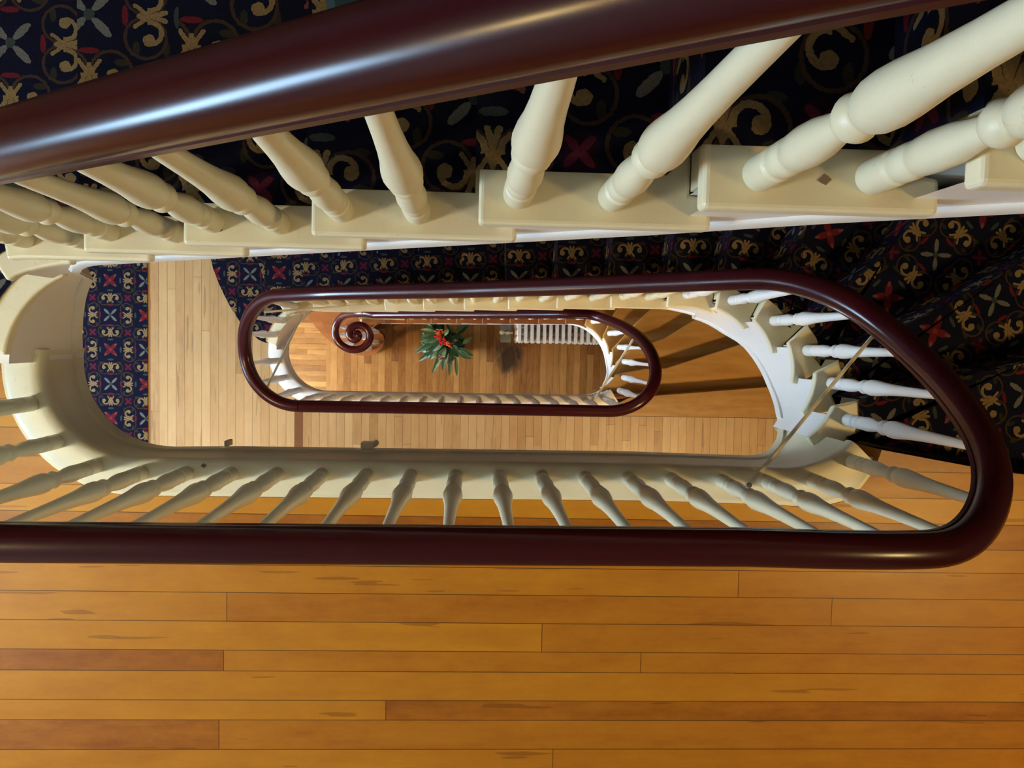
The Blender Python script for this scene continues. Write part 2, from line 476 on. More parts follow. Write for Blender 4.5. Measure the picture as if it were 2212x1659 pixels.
    mv(obj('stringer_bead', bm, mats['stringer'], root, smooth=True))
    # soffit that closes the flight from below
    bm = bmesh.new()
    for n in ns[:-1]:
        A, B = fl.N[n], fl.N[n+1]
        za, zb = footz(fl.s[n]) + .02, footz(fl.s[n+1]) + .02
        pa, pb = cv.off(fl.s[n], -face-.03), cv.off(fl.s[n+1], -face-.03)
        cor = corner(A[-1], B[-1])
        ring = [(*pa, za), (*pb, zb), (*B[-1], zb)] + [(*q, (za+zb)/2) for q in cor] + [(*A[-1], za)]
        lo = [bm.verts.new(v) for v in ring]; hi = [bm.verts.new((v[0], v[1], v[2]+.02)) for v in ring]
        bm.faces.new(lo[::-1]); bm.faces.new(hi)
        for i in range(len(lo)): bm.faces.new((lo[i], lo[(i+1)%len(lo)], hi[(i+1)%len(lo)], hi[i]))
    bmesh.ops.recalc_face_normals(bm, faces=bm.faces)
    mv(obj('soffit', bm, M['ceiling'], root))
    fl.ns = ns; fl.last = last; fl.corner = corner
    return fl

def make_carpet(fl, co, uvf, name, label, P=.245):
    """one length of carpet running over treads and risers"""
    cv = fl.cv; bm = bmesh.new(); uvl = bm.loops.layers.uv.new('UVMap')
    ns = fl.ns; T = .006
    def line(n, back=0.0):
        A = fl.N[n]; s = fl.s[n]
        # where the nosing line crosses the carpet edge
        p0 = cv.off(s, -co); d = (A[1][0]-A[0][0], A[1][1]-A[0][1]); l = math.hypot(*d)
        k = max(.0, ((p0[0]-A[0][0])*d[0] + (p0[1]-A[0][1])*d[1]) / l)
        st = (A[0][0]+d[0]/l*k, A[0][1]+d[1]/l*k)
        ln = shift_line([st] + [q for q in A[1:] if math.dist(q, A[0]) > k + .01], -.009, cv.tan(s))
        ln[-1] = tuple(min(v, w) for v, w in zip(ln[-1], (XW1, YW1)))
        return ln
    for n in ns[:-1]:
        A, B = line(n), line(n+1)
        z = fl.z0 + n*fl.r + T; f = uvf(fl, n)
        cor = fl.corner(A[-1], B[-1])
        sA, sB = fl.s[n], fl.s[n+1]
        inner = [cv.off(t, -co) for t in np.linspace(sA, sB, 8)][1:-1]
        poly = [A[0]] + inner + B + cor + A[1:][::-1]
        vs = [bm.verts.new((x, y, z)) for x, y in poly]
        face = bm.faces.new(vs)
        if face.normal.z == 0: face.normal_update()
        if face.normal.z < 0: face.normal_flip()
        for lp in face.loops: lp[uvl].uv = f(lp.vert.co.x, lp.vert.co.y, 0)
        # front drop over the nosing to the step below, slightly proud
        zl = fl.z0 + (n-1)*fl.r + (T if n > ns[0] else .003)
        for i in range(len(A)-1):
            a, b_ = A[i], A[i+1]
            q = [bm.verts.new((a[0], a[1], z)), bm.verts.new((b_[0], b_[1], z)), bm.verts.new((b_[0], b_[1], zl)), bm.verts.new((a[0], a[1], zl))]
            ff = bm.faces.new(q)
            for lp, (pp, dz) in zip(ff.loops, ((a, 0), (b_, 0), (b_, fl.r), (a, fl.r))): lp[uvl].uv = f(pp[0], pp[1], dz)
    n = fl.last; A = line(n); z = fl.z0 + n*fl.r - .034; zl = fl.z0 + (n-1)*fl.r + T; f = uvf(fl, n-1)
    for i in range(len(A)-1):
        a, b_ = A[i], A[i+1]
        ff = bm.faces.new([bm.verts.new((a[0], a[1], z)), bm.verts.new((b_[0], b_[1], z)), bm.verts.new((b_[0], b_[1], zl)), bm.verts.new((a[0], a[1], zl))])
        for lp, (pp, dz) in zip(ff.loops, ((a, 0), (b_, 0), (b_, fl.r), (a, fl.r))): lp[uvl].uv = f(pp[0], pp[1], dz)
    bmesh.ops.remove_doubles(bm, verts=bm.verts, dist=2e-4)
    o = obj(name, bm, M['carpet'])
    return tag(o, label, 'carpet')

# ---- nosing lines, read off the photograph
rBC = (zC-zB)/17; rCD = .173; rAB = (zB-zA)/17
def px(z, *pts): return [at(x, y, z) for x, y in pts]
pBC = {1: [(577,744),(561,732),(524,698),(502,664.5),(487.7,637),(476,612),(463,577.7),(457.4,551.7)],
       2: [(618,680),(584.7,630),(577,612.5),(567,583.5),(558.6,554.6)],
       3: [(680,668),(664,617),(660,599),(654,573),(649.8,543)],
       4: [(752,670),(740.7,614),(738.5,560)], 5: [(833,671),(823,600),(819.6,530)],
       6: [(915.5,671),(911,600),(909,535)], 7: [(1003,671),(1000.4,530)], 8: [(1098.7,668.5),(1097.5,600),(1097,555)],
       9: [(1203.5,668),(1204.5,580),(1207.5,540)], 10: [(1320.6,664),(1322,581),(1327,529)], 11: [(1443,664),(1451,570),(1463,494)],
       12: [(1549,664),(1567,570),(1586,504.6),(1593,489)], 13: [(1626,697),(1709,556),(1739,500),(1751,481.7)],
       14: [(1695,747),(1850,611),(1922,549),(1978,479)], 15: [(1752,808),(2033,671),(2079.6,643.7),(2212,569)],
       16: [(1795,876),(2212,790)], 17: [(1837,954),(1905,972),(2109,1010),(2212,1025)]}
lBC = {n: px(zB+n*rBC, *p) for n, p in pBC.items()}
fl_force = {}
def on_circle(x, y, c, R, lo, hi, amin=-180, amax=180):
    """depth at which the ray through a pixel meets the upright cylinder of radius R about c"""
    best = None
    for D in np.linspace(lo, hi, 900):
        v = at(x, y, CAMZ - D); e = abs(math.hypot(v[0]-c[0], v[1]-c[1]) - R)
        a = math.degrees(math.atan2(v[1]-c[1], v[0]-c[0]))
        if not (amin <= a <= amax or amin <= a + 360 <= amax): continue
        if best is None or e < best[0]: best = (e, D, v)
    return best[1], math.degrees(math.atan2(best[2][1]-c[1], best[2][0]-c[0])), best[0]
def foot_ctl(cv, c, R, px_, lo, hi, face_d, amin, amax):
    out = []
    for x, y in px_:
        D, a, e = on_circle(x, y, c, R - face_d, lo, hi, amin, amax)
        if e < .006: out.append((cv.find((c[0]+R*math.cos(math.radians(a)), c[1]+R*math.sin(math.radians(a)))), CAMZ - D))
    return out
painted = dict(tread=lambda n: M['paint'], riser=lambda n: M['paint'], stringer=M['paint_daylit'])
BC = make_flight(cvBC, zB, rBC, lBC, .06, .045, -.038, .5, [(1,.37),(3,.42),(9,.42),(10.5,.50),(11.3,.62),(12,.68),(17,.58)], painted,
                 'staircase', 'middle winding staircase, white painted with figured navy carpet, rising to the front landing',
                 feet=foot_ctl(cvBC, (.968,-.088), .325, [(1490,684),(1521,694),(1563,719),(1602,742),(1632,780),(1657,830),(1672,868),(1679,904),(1675,948),(1653,977)], 2.6, 4.3, .038, -46, 80) + [(cvBC.find((-1.075+.3275*math.cos(math.radians(a)), -.0925+.3275*math.sin(math.radians(a)))), CAMZ - D) for a, D in ((174, 5.80), (150, 5.80), (119, 5.77), (105, 5.56), (93, 5.36))],
                 faces=[(2.0,.027),(3.0,-.005),(3.6,-.015),(10.4,-.015),(11.4,.038),(17,.038)])

# upper flight: straight nosings, two winders at its foot beyond the frame
xCD = {3: -1.06, 4: -.795, 5: -.531, 6: -.263, 7: .008, 8: .281, 9: .510, 10: .80, 11: 1.07, 12: 1.34, 13: 1.61, 14: 1.88}
lCD = {n: [(x, .215), (x, .6)] for n, x in xCD.items()}
sh = .085
lCD[1] = [(x+sh, y) for x, y in lBC[1]]; lCD[2] = [(x+sh, y) for x, y in lBC[2]]
lCD[3] = [(-1.06,.215), (-1.085,.35), (-1.12,.7)]
CD = make_flight(cvCD, zC, rCD, lCD, .047, .028, -.027, .36, [(1,.33),(3,.34),(14,.34)], painted,
                 'staircase', 'uppermost straight staircase, cream painted with figured navy carpet, across the top of the picture', tail=.06, feet=foot_ctl(cvCD, (-.99,-.0945), .3095, [(298,959),(257.7,934),(217,880),(190,825.5),(178,780),(176,740),(176,700),(180,665),(186,632),(203,598)], 1.9, 2.9, .027, 95, 262))

pAB = {13: [(1302,728),(1345,640)], 14: [(1321,755),(1374,698.6),(1406,667)], 15: [(1330,783),(1362,756),(1440,729),(1503,690)],
       16: [(1333,811),(1397,796),(1440,795),(1600,744)], 17: [(1316,838),(1380,850),(1415,855),(1664,836)]}
lAB = {n: px(zA+n*rAB, *p) for n, p in pAB.items()}
for n, x in {3: -1.175, 4: -.923, 5: -.669, 6: -.418, 7: -.167, 8: .084, 9: .336, 10: .582, 11: .805}.items(): lAB[n] = [(x, .235), (x, .7)]
lAB[12] = [(.974,.225), (1.02,.45), (1.12,.9)]
bare = dict(tread=lambda n: M['step_wood'] if n > 11 else M['step_red'], riser=lambda n: M['step_red'], stringer=M['paint_daylit'])
AB = make_flight(cvAB, zA, rAB, lAB, .060, .03, -.050+.0, .5, [(1,.42),(11,.50),(15,.55),(17,.34)], bare,
                 'staircase', 'lowest staircase with bare brown varnished steps, starting at the spiral handrail end', tail=.05, winder_foot=False)

# carpets
P = .245
def uvBC(fl, n):
    if n <= 2:
        return lambda x, y, dz: ((x + 2.65)/P - dz/P + .5, (y + .055)/P)
    if n <= 11:
        x0 = fl.N[n][1][0] + .056 + .013*(n-8)
        return lambda x, y, dz: ((x - x0)/P - dz/P, (y - .335)/P + 1)
    A = fl.N[n]; p, q = A[0], A[2] if len(A) > 3 else A[1]
    ang = math.atan2(q[1]-p[1], q[0]-p[0]) - PI/2
    ca, sa = math.cos(-ang), math.sin(-ang)
    return lambda x, y, dz: (((x-p[0])*ca - (y-p[1])*sa - .06 - .03*(n % 3))/P - dz/P, ((x-p[0])*sa + (y-p[1])*ca - .16 - .05*(n % 2))/P + 1)
def uvCD(fl, n):
    x0 = fl.N[n][0][0] + .015
    return lambda x, y, dz: ((x - x0)/P - dz/P, (y - .64)/P + 1)
make_carpet(BC, .045, uvBC, 'stair_carpet', 'navy carpet with tan scrolls and red flowers on the middle staircase')
make_carpet(CD, .028, uvCD, 'stair_carpet', 'navy scroll carpet on the uppermost steps, behind the near handrail')

# ------------------------------------------------------------------ floors
def slab(name, pts, z, t, mat):
    bm = bmesh.new(); prism(bm, pts, z - t, z)
    return struct(obj(name, bm, mat))
def landing(fl_up, fl_dn, cvU, cvD, back):
    """floor outline round the well: nosing 1 of the flight that leaves, back edge of the sill, top nosing of the flight that arrives"""
    return None
SB = .074                                                     # back of the sill from the baluster line
def sill_run(cvU, sU0, sU1, cvD, sD0, sD1, d):
    return cvD.run(sD0, sD1, d) + cvU.run(sU0, sU1, d)
# level C: arrival of BC (cvBC after nosing 17) then cvCD's foot up to nosing 1
sC0 = BC.s[17]; sC1 = cvBC.find((.0, -.404)); sC2 = cvCD.find((.0, -.404)); sC3 = CD.s[1]
sB0 = AB.s[17]; sB1 = cvAB.find((.0, -.42)); sB2 = 0.0; sB3 = BC.s[1]
def ang_find(cv, c, R, a): return cv.find((c[0]+R*math.cos(math.radians(a)), c[1]+R*math.sin(math.radians(a))))
_w = [(ang_find(cvBC, (.968,-.088), .325, a), v) for a, v in ((-36, .060), (-61, .108), (-88, .076), (-92, .074))]
def SBw(cv, s): return float(np.interp(s, [q[0] for q in _w], [q[1] for q in _w]))
edgeC = [cvBC.off(t, -SBw(cvBC, t)) for t in np.linspace(sC0, sC1, 60)] + cvCD.run(sC2, sC3, -SB)[1:]
N17, N1 = BC.N[17], CD.N[1]
polyC = edgeC + N1[1:] + [(XW0, YW1), (XW0, YW0), (XW1, YW0), N17[-1]] + N17[1:-1][::-1]
slab('floor', polyC, zC, .24, M['floor_C'])
edgeB = cvAB.run(sB0, sB1, -SB) + cvBC.run(0.0, sB3, -SB)
N17, N1 = AB.N[17], BC.N[1]
polyB = edgeB + N1[1:] + [(XW0, YW1), (XW0, YW0), (XW1, YW0), N17[-1]] + N17[1:-1][::-1]
slab('floor', polyB, zB, .24, M['floor_B'])
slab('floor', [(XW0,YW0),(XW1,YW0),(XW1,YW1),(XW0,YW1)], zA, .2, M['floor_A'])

def sill(name, path, z, mat):
    """white apron and rounded sill that carries the balusters round the well; path: (curve, s, drop, width behind)"""
    bm = bmesh.new(); rings = []
    for cv, s, drop, wb in path:
        k = wb/.074
        prof = [(-.072*k,-drop), (.024,-drop), (.034,-drop+.004), (.034,-drop+.058), (.027,-drop+.066), (.027,-.060), (.036,-.040), (.042,-.018), (.044,.002),
            (.040,.014), (.030,.021), (.010,.022), (-.046*k,.022), (-.058*k,.018), (-.060*k,.010), (-.070*k,.010), (-.072*k,.0035)]
        rings.append([bm.verts.new((*cv.off(s, d), z + h)) for d, h in prof])
    k = len(prof)
    for A, B in zip(rings, rings[1:]):
        for i in range(k): bm.faces.new((A[i], A[(i+1)%k], B[(i+1)%k], B[i]))
    bm.faces.new(rings[0]); bm.faces.new(rings[-1][::-1])
    bmesh.ops.recalc_face_normals(bm, faces=bm.faces)
    return struct(obj(name, bm, mat, smooth=True))
dropC = lambda cv, s: float(np.interp(s, [cvCD.find((-.80,-.404)), cvCD.find((-1.15,-.36)), CD.s[1]], [.33, .275, .255])) if cv is cvCD else float(np.interp(s, [sC0] + [ang_find(cvBC, (.968,-.088), .325, a) for a in (-58, -76, -90)], [.585, .455, .345, .33]))
sill('trim_1', [(cvBC, s, dropC(cvBC, s), SBw(cvBC, s)) for s in np.arange(sC0, sC1, .03)] + [(cvCD, s, dropC(cvCD, s), SB) for s in np.arange(sC2, sC3 + .02, .03)], zC, M['paint'])
sill('trim_2', [(cvAB, s, float(np.interp(s, [sB0, sB0+.14, sB0+.3], [.34, .26, .18])), SB) for s in np.arange(sB0, sB1, .03)] + [(cvBC, s, .18, SB) for s in np.arange(.0, sB3 + .02, .03)], zB, M['paint_daylit'])

# walls and ceiling
for nm, b in {'wall_left': (XW0-.2, XW0, YW0-.2, YW1+.2), 'wall_right': (XW1+.05, XW1+.25, YW0-.2, YW1+.25), 'wall_back': (XW0, XW1+.05, YW1+.05, YW1+.25), 'wall_front': (XW0, XW1, YW0-.2, YW0)}.items():
    bm = bmesh.new(); box(bm, *b, -.2, zC + 3.3); struct(obj(nm, bm, M['dark_wall'] if nm in ('wall_back', 'wall_right') else M['wall']))
bm = bmesh.new(); box(bm, XW0-.2, XW1+.2, YW0-.2, YW1+.2, zC + 3.3, zC + 3.5); struct(obj('ceiling', bm, M['ceiling']))

# hall carpet on the middle landing
bm = bmesh.new(); uvl = bm.loops.layers.uv.new('UVMap')
xr = at(318.5, 760, zB + .008)[0]
prism(bm, [(-3.9, -3.3), (xr, -3.3), (xr, 1.40), (-3.9, 1.40)], zB + .001, zB + .010)
xf = at(240, 755, zB)[0]; yf = at(240, 755, zB)[1]
for f in bm.faces:
    for lp in f.loops: lp[uvl].uv = ((lp.vert.co.x - xf)/P, (lp.vert.co.y - yf)/P)
tag(obj('hall_carpet', bm, M['carpet']), 'navy hall carpet strip with scrolls and red flowers lying on the pale boards', 'carpet')

# ------------------------------------------------------------------ handrails
RW = .0375
def rail_prof():
    pr = []
    for k in range(17):
        a = PI*k/16 ; pr.append((RW*math.cos(a)*1.0, .004 + .031*math.sin(a)))
    # flanks tuck in to a fillet under the rail
    pr += [(-RW*.99, -.004), (-RW*.93, -.013), (-RW*.84, -.019), (-RW*.84, -.021), (-RW*.90, -.023), (-RW*.90, -.034)]
    pr += [(RW*.90, -.034), (RW*.90, -.023), (RW*.84, -.021), (RW*.84, -.019), (RW*.93, -.013), (RW*.99, -.004)]
    return pr
def sweep(bm, pts, prof, scales=None):
    pts = [Vector(p) for p in pts]; rings = []
    n = len(pts)
    for i, p in enumerate(pts):
        t = (pts[min(i+1, n-1)] - pts[max(i-1, 0)]).normalized()
        s = t.cross(Vector((0,0,1))).normalized(); w = s.cross(t).normalized(); k = scales[i] if scales else 1
        rings.append([bm.verts.new(p + s*a*k + w*b_*k) for a, b_ in prof])
    m = len(prof)
    for A, B in zip(rings, rings[1:]):
        for i in range(m): bm.faces.new((A[i], A[(i+1)%m], B[(i+1)%m], B[i]))
    bm.faces.new(rings[0]); bm.faces.new(rings[-1][::-1])
    bmesh.ops.recalc_face_normals(bm, faces=bm.faces)
def smooth_z(ss, zz, w):
    ss, zz = np.array(ss), np.array(zz); out = []
    for s in ss:
        k = np.exp(-((ss-s)/w)**2*.5); out.append(float((k*zz).sum()/k.sum()))
    return out
def ang_s(cv, c, R, a): return cv.find((c[0]+R*math.cos(math.radians(a)), c[1]+R*math.sin(math.radians(a))))
# middle rail: height control along cvBC (s, depth below the camera)
cR, RR, cL = (.968,-.088), .325, (-1.075,-.0925)
ctl = [(0.0, 4.815), (ang_s(cvBC, cL, .3275, -141), 4.83), (ang_s(cvBC, cL, .3275, -170), 4.83), (ang_s(cvBC, cL, .3275, 172), 4.79), (ang_s(cvBC, cL, .3275, 146), 4.66),
       (ang_s(cvBC, cL, .3275, 110), 4.44)]
for x, D in ((-.7587, 4.00), (-.052, 3.53), (.337, 3.20), (.733, 2.85), (.858, 2.72)): ctl.append((cvBC.find((x, .235)), D))
ctl.append((ang_s(cvBC, cR, RR, 72), 2.545)); ctl.append((ang_s(cvBC, cR, RR, 45), 2.38))
for q in [(1945,738.6),(2013,793.7),(2066,854),(2116,920),(2143,981),(2152,1046),(2139,1103),(2096,1164)]:
    D, a, e = on_circle(*q, cR, RR, 1.45, 2.35)
    ctl.append((ang_s(cvBC, cR, RR, a), D))
ctl += [(ang_s(cvBC, cR, RR, -84), 1.54), (cvBC.find((.88, -.411)), 1.515), (cvBC.find((.75, -.408)), 1.508), (cvBC.S[-1], 1.506)]
def rail_fn(ctl, w=.05):
    S = [c[0] for c in ctl]; Z = [CAMZ - c[1] for c in ctl]
    ss = np.arange(S[0], S[-1], .02); zz = smooth_z(ss, np.interp(ss, S, Z), w)
    return lambda s: float(np.interp(s, ss, zz))
zrBC = rail_fn(ctl)
cA = (.86,-.0925)
zpAB = lambda x: zA + (4 + (x + .923)/.2496)*rAB + .765
ctlA = [(cvAB.find((-1.1,.235)), CAMZ - zpAB(-1.1)), (cvAB.find((.75,.235)), CAMZ - zpAB(.75))]
for a, D in ((64, 6.02), (48, 5.66), (23, 5.22), (1.3, 5.00), (-11, 4.90), (-32, 4.80), (-49, 4.775), (-66, 4.79), (-85, 4.81)): ctlA.append((ang_s(cvAB, cA, .3275, a), D))
ctlA += [(cvAB.find((.5,-.42)), 4.815), (cvAB.S[-1], 4.815)]
zrAB = rail_fn(ctlA, .06)
# upper rail
xs = np.array([-3.0, -.5502, -.2200, -.0951, 1.95])
def zrCD_x(x): return CAMZ - (.930 - (x + .5502) * .655) if x > -1.2 else CAMZ - 1.36
def zrCD(s):
    p = cvCD.pt(s)
    if s > cvCD.find((-.9, .215)): return zrCD_x(p[0])
    return None
RT = .215
pts = [(x, .212, CAMZ - (.920 - (x + .5502)*.705)) for x in np.arange(-1.35, 1.10, .03)]
bm = bmesh.new(); sweep(bm, pts, rail_prof(), [.96]*len(pts))
tag(obj('handrail', bm, M['rail'], smooth=True), 'near dark mahogany handrail sloping across the top of the picture', 'handrail')
# middle rail mesh: ends at the left turn on the middle landing
pts = [(*cvBC.pt(s), zrBC(s)) for s in np.arange(0.0015, cvBC.S[-1]-.01, .022)]
bm = bmesh.new(); sweep(bm, pts, rail_prof())
tag(obj('handrail', bm, M['rail'], smooth=True), 'long dark mahogany handrail curling from the front landing down the middle staircase', 'handrail')
# lower rail with the volute
vz = CAMZ - 7.80
vp = [(808,680.0),(785,679.6),(763,680.5),(745,685),(731,696),(724.5,712),(726,729),(735,743),(750,752.5),(765,755.5),(781,752.5),(793,743),(799,730),(797,716.5),(789,707),(777,702.5),(765,704.5),(757.5,711),(755,720),(757.5,728.5),(764,733),(771,732),(775,726.5),(772.5,721),(768,722)]
vp = [at(x, y, vz) for x, y in vp]
s0 = cvAB.find((-.93, .235))
tail_pts = [(*cvAB.pt(s), zrAB(s)) for s in np.arange(cvAB.S[-1]-.0025, s0, -.022)]
# spline through volute points
def catmull(P, k=6):
    P = [P[0]] + list(P) + [P[-1]]; out = []
    for i in range(1, len(P)-2):
        p0, p1, p2, p3 = [np.array(P[j]) for j in (i-1, i, i+1, i+2)]
        for t in np.linspace(0, 1, k, endpoint=False):
            out.append(tuple(.5*((2*p1) + (-p0+p2)*t + (2*p0-5*p1+4*p2-p3)*t*t + (-p0+3*p1-3*p2+p3)*t**3)))
    out.append(tuple(P[-2])); return out
vs = catmull(vp)
zl = tail_pts[-1][2]
L0 = len(vs)
vol = []
for i, p in enumerate(vs):
    f = min(1, i / 26); f = f*f*(3-2*f)
    z = (zl - .05)*(1-f) + vz*f + (.022*max(0, (i-70)/(L0-70)) if i > 70 else 0)
    vol.append((p[0], p[1], z))
allp = tail_pts + vol
sc = [1.0]*len(tail_pts) + [1.0]*L0
zz = np.array([p[2] for p in allp]); lo = max(0, len(tail_pts)-14)
for _ in range(60): zz[lo:-1] = .5*zz[lo:-1] + .25*(zz[lo-1:-2] + zz[lo+1:])
allp = [(p[0], p[1], float(z)) for p, z in zip(allp, zz)]
lower = thing('handrail', 'lowest dark mahogany handrail, from the middle landing down to its spiral end', 'handrail', (*vp[-1], 0))
bm = bmesh.new(); sweep(bm, allp, rail_prof(), sc)
o = obj('rail', bm, M['rail'], lower, smooth=True); o.location = (-vp[-1][0], -vp[-1][1], 0)
bm = bmesh.new(); ex, ey = at(767.5, 724.5, vz); lathe(bm, [(-.03,.028),(.012,.030),(.030,.027),(.040,.019),(.043,.006)], 20, (0, 0, vz))
o = obj('volute_eye', bm, M['rail'], lower, smooth=True); o.location = (ex - vp[-1][0], ey - vp[-1][1], 0)

# ------------------------------------------------------------------ balusters
BP = [(0,.0205),(.003,.0220),(.058,.0220),(.062,.0188),(.068,.0188),(.073,.0215),(.093,.0215),(.097,.0188),(.103,.0188),(.108,.0215),(.135,.0230),(.165,.0215),(.192,.0172),(.210,.0150),(.220,.0150),
      (.225,.0205),(.235,.0236),(.246,.0205),(.250,.0172),(.256,.0172),(.262,.0222),(.276,.0256),(.293,.0264),(.318,.0250),(.360,.0208),(.410,.0178),(.470,.0156),(.540,.0139),(.600,.0126),(.72,.0112)]
def baluster(x, y, zb, zt, slope_dir, slope, mat, label, group, seg=18, lean=(0, 0)):
    """zt: underside of the rail over the axis; slope: rise of the rail along slope_dir"""
    H = zt - zb - .0015
    bm = bmesh.new(); rings = []
    pf = [(z, r) for z, r in BP if z < H - .03] + [(H, .0108)]
    for i, (z, r) in enumerate(pf):
        ring = []
        for k in range(seg):
            a = 2*PI*k/seg; dx, dy = r*math.cos(a), r*math.sin(a)
            dz = slope*(dx*slope_dir[0] + dy*slope_dir[1]) if i == len(pf)-1 else 0
            ring.append(bm.verts.new((dx + lean[0]*z, dy + lean[1]*z, z + dz)))
        rings.append(ring)
    for A, B in zip(rings, rings[1:]):
        for k in range(seg): bm.faces.new((A[k], A[(k+1)%seg], B[(k+1)%seg], B[k]))
    bm.faces.new(rings[0][::-1]); bm.faces.new(rings[-1])
    o = obj('baluster', bm, mat, smooth=True); o.location = (x, y, zb + .001)
    return tag(o, label, 'baluster', group)
ORD = ['zeroth','first','second','third','fourth','fifth','sixth','seventh','eighth','ninth','tenth','eleventh','twelfth','thirteenth','fourteenth','fifteenth','sixteenth','seventeenth','eighteenth','nineteenth','twentieth',
       'twenty-first','twenty-second','twenty-third','twenty-fourth','twenty-fifth','twenty-sixth','twenty-seventh','twenty-eighth','twenty-ninth','thirtieth']
FIL = .0375
def on_curve(cv, s, zb, zrail, mat, label, group):
    p, t = cv.pt(s), cv.tan(s); sl = (zrail(s+.02) - zrail(s-.02))/.04
    baluster(p[0], p[1], zb, zrail(s) - FIL*math.sqrt(1+sl*sl), t, sl, mat, label, group)

# upper flight
G = 'balusters of the uppermost flight'; k = 0
seen = {(5, 1): (604, 493), (6, 0): (738, 455), (6, 1): (902, 463), (7, 0): (1120, 412), (7, 1): (1324, 414), (8, 0): (1640, 356), (8, 1): (1882, 360)}
for n in range(3, 11):
    for j, d in enumerate((.05, .182)):
        x = xCD[n] + d
        if (n, j) in seen: x = at(*seen[n, j], zC + n*rCD)[0]
        if x < -1.06 or x > .86: continue
        k += 1
        sl = .705; zr = CAMZ - (.920 - (x + .5502)*.705)
        baluster(x, .211, zC + n*rCD, zr - .96*FIL*math.sqrt(1+sl*sl), (1, 0), sl, M['paint'],
                 f'cream turned baluster under the near top handrail, {ORD[k]} from the left', G, 24, (.006, .0))
# front landing (level C), from the right bend to the left end
G = 'balusters of the front landing'; k = 0
sts = [cvBC.find(p) for p in ((1.166,-.337), (1.044,-.395), (.908,-.404), (.764,-.404))]
xx = [-.3116 + .1315*j for j in range(7, -6, -1)]
allb = [(cvBC, s) for s in sts] + [(cvBC, cvBC.find((x, -.404))) for x in xx if x > -1.0]
s = cvCD.find((-.969 , -.404)) + .1315
while s < CD.s[1] - .06: allb.append((cvCD, s)); s += .1315
for cv, s in allb:
    k += 1
    zf = (lambda s_: zrBC(s_)) if cv is cvBC else (lambda s_: CAMZ - 1.506)
    on_curve(cv, s, zC + .022, zf, M['paint'], f'cream turned baluster along the front landing edge, {ORD[k]} counting leftward from the right bend', G)
# middle flight
G = 'balusters of the middle flight'
for n in range(3, 11):
    for j, d in enumerate((.054, .176)):
        s = BC.s[n] + d
        on_curve(cvBC, s, zB + n*rBC, zrBC, M['paint'], f"white turned baluster on the {ORD[n]} carpeted step of the middle staircase, {'lower' if j == 0 else 'upper'} of the pair", G)
win = {11: (.968,.235), 12: (1.112,.194), 13: (1.218,.105), 14: (1.286,-.006), 15: (1.298,-.123), 16: (1.255,-.236)}
for n, p in win.items():
    on_curve(cvBC, cvBC.find(p), zB + n*rBC, zrBC, M['paint_daylit'], f'white turned baluster alone on the {ORD[n]} carpeted step of the middle staircase', G)
for n, q, w in ((1, (597,725), 'lower on the first carpeted step'), (1, (609,690), 'upper on the first carpeted step'), (2, (640,662), 'alone on the second carpeted step')):
    on_curve(cvBC, cvBC.find(at(*q, zB + n*rBC)), zB + n*rBC, zrBC, M['paint_daylit'], f'white baluster at the left turn, {w}, middle staircase', G)
# middle landing (level B)
G = 'balusters of the middle landing'; k = 0
lst = [(cvAB, cvAB.find((1.084,-.34))), (cvAB, cvAB.find((.972,-.40)))]
lst += [(cvAB, cvAB.find((x, -.42))) for x in np.arange(.1819 + .1315*5, -1.06, -.1315)]
s = .05
while s < BC.s[1] - .03: lst.append((cvBC, s)); s += .1315
for cv, s in lst:
    k += 1
    on_curve(cv, s, zB + .022, (zrAB if cv is cvAB else zrBC), M['paint_daylit'], f'small white baluster along the middle landing edge, {ORD[k]} counting leftward from its right bend', G)
# lowest flight
G = 'balusters of the lowest flight'
def zrAB2(s):
    p = cvAB.pt(s); d = sorted((math.dist(p, q[:2]), q[2]) for q in allp)[:2]
    return (d[0][1]*d[1][0] + d[1][1]*d[0][0]) / (d[0][0] + d[1][0] + 1e-9)
for n in range(4, 11):
    for j, d in enumerate((.055, .18)):
        on_curve(cvAB, AB.s[n] + d, zA + n*rAB, (zrAB2 if n < 7 else zrAB), M['paint_daylit'], f"small white baluster on the {ORD[n]} bare wooden step, {'lower' if j == 0 else 'upper'} of the pair", G)
for n, q in {11: (.91,.235), 12: (1.017,.193), 13: (1.134,.099), 14: (1.187,-.015), 15: (1.203,-.13), 16: (1.163,-.256)}.items():
    on_curve(cvAB, cvAB.find(q), zA + n*rAB, zrAB, M['paint_daylit'], f'small white baluster alone on the {ORD[n]} bare wooden step', G)

# ------------------------------------------------------------------ foot of the lowest flight: curtail step and second step, balusters under the volute
z1, z2 = zA + rAB, zA + 2*rAB
foot = AB.root
cur = [(612,655),(640,660),(664,682),(683,708),(704,730),(722,745),(745,758),(771,767),(794,769),(812,764),(825,753),(831,738),(828,724),(815,712),(800,704),(860,699),(860,640)]
bm = bmesh.new(); cp = [at(x, y, z1) for x, y in cur]
poly = cp[:-2] + [(-1.0, .19), (-1.0, YW1), (-2.35, YW1)]
prism(bm, poly, z1 - .03, z1); obj('tread', bm, M['step_red'], foot)
bm = bmesh.new()
cen = (-1.25, .3)
prism(bm, [(cen[0] + (x-cen[0])*.965, cen[1] + (y-cen[1])*.965) if y < 1.3 else (x, y) for x, y in poly], zA + .001, z1 - .031); obj('riser', bm, M['step_red'], foot)
bm = bmesh.new(); q2 = px(z2, (705,731),(701,716),(697,698),(693,672))
poly2 = q2 + [(q2[-1][0]-.03, YW1), (-1.0, YW1), (-1.0, .176), (-1.12, .172), (-1.25,.15), (-1.42,.09)]
prism(bm, poly2, z2 - .03, z2); obj('tread', bm, M['step_red'], foot)
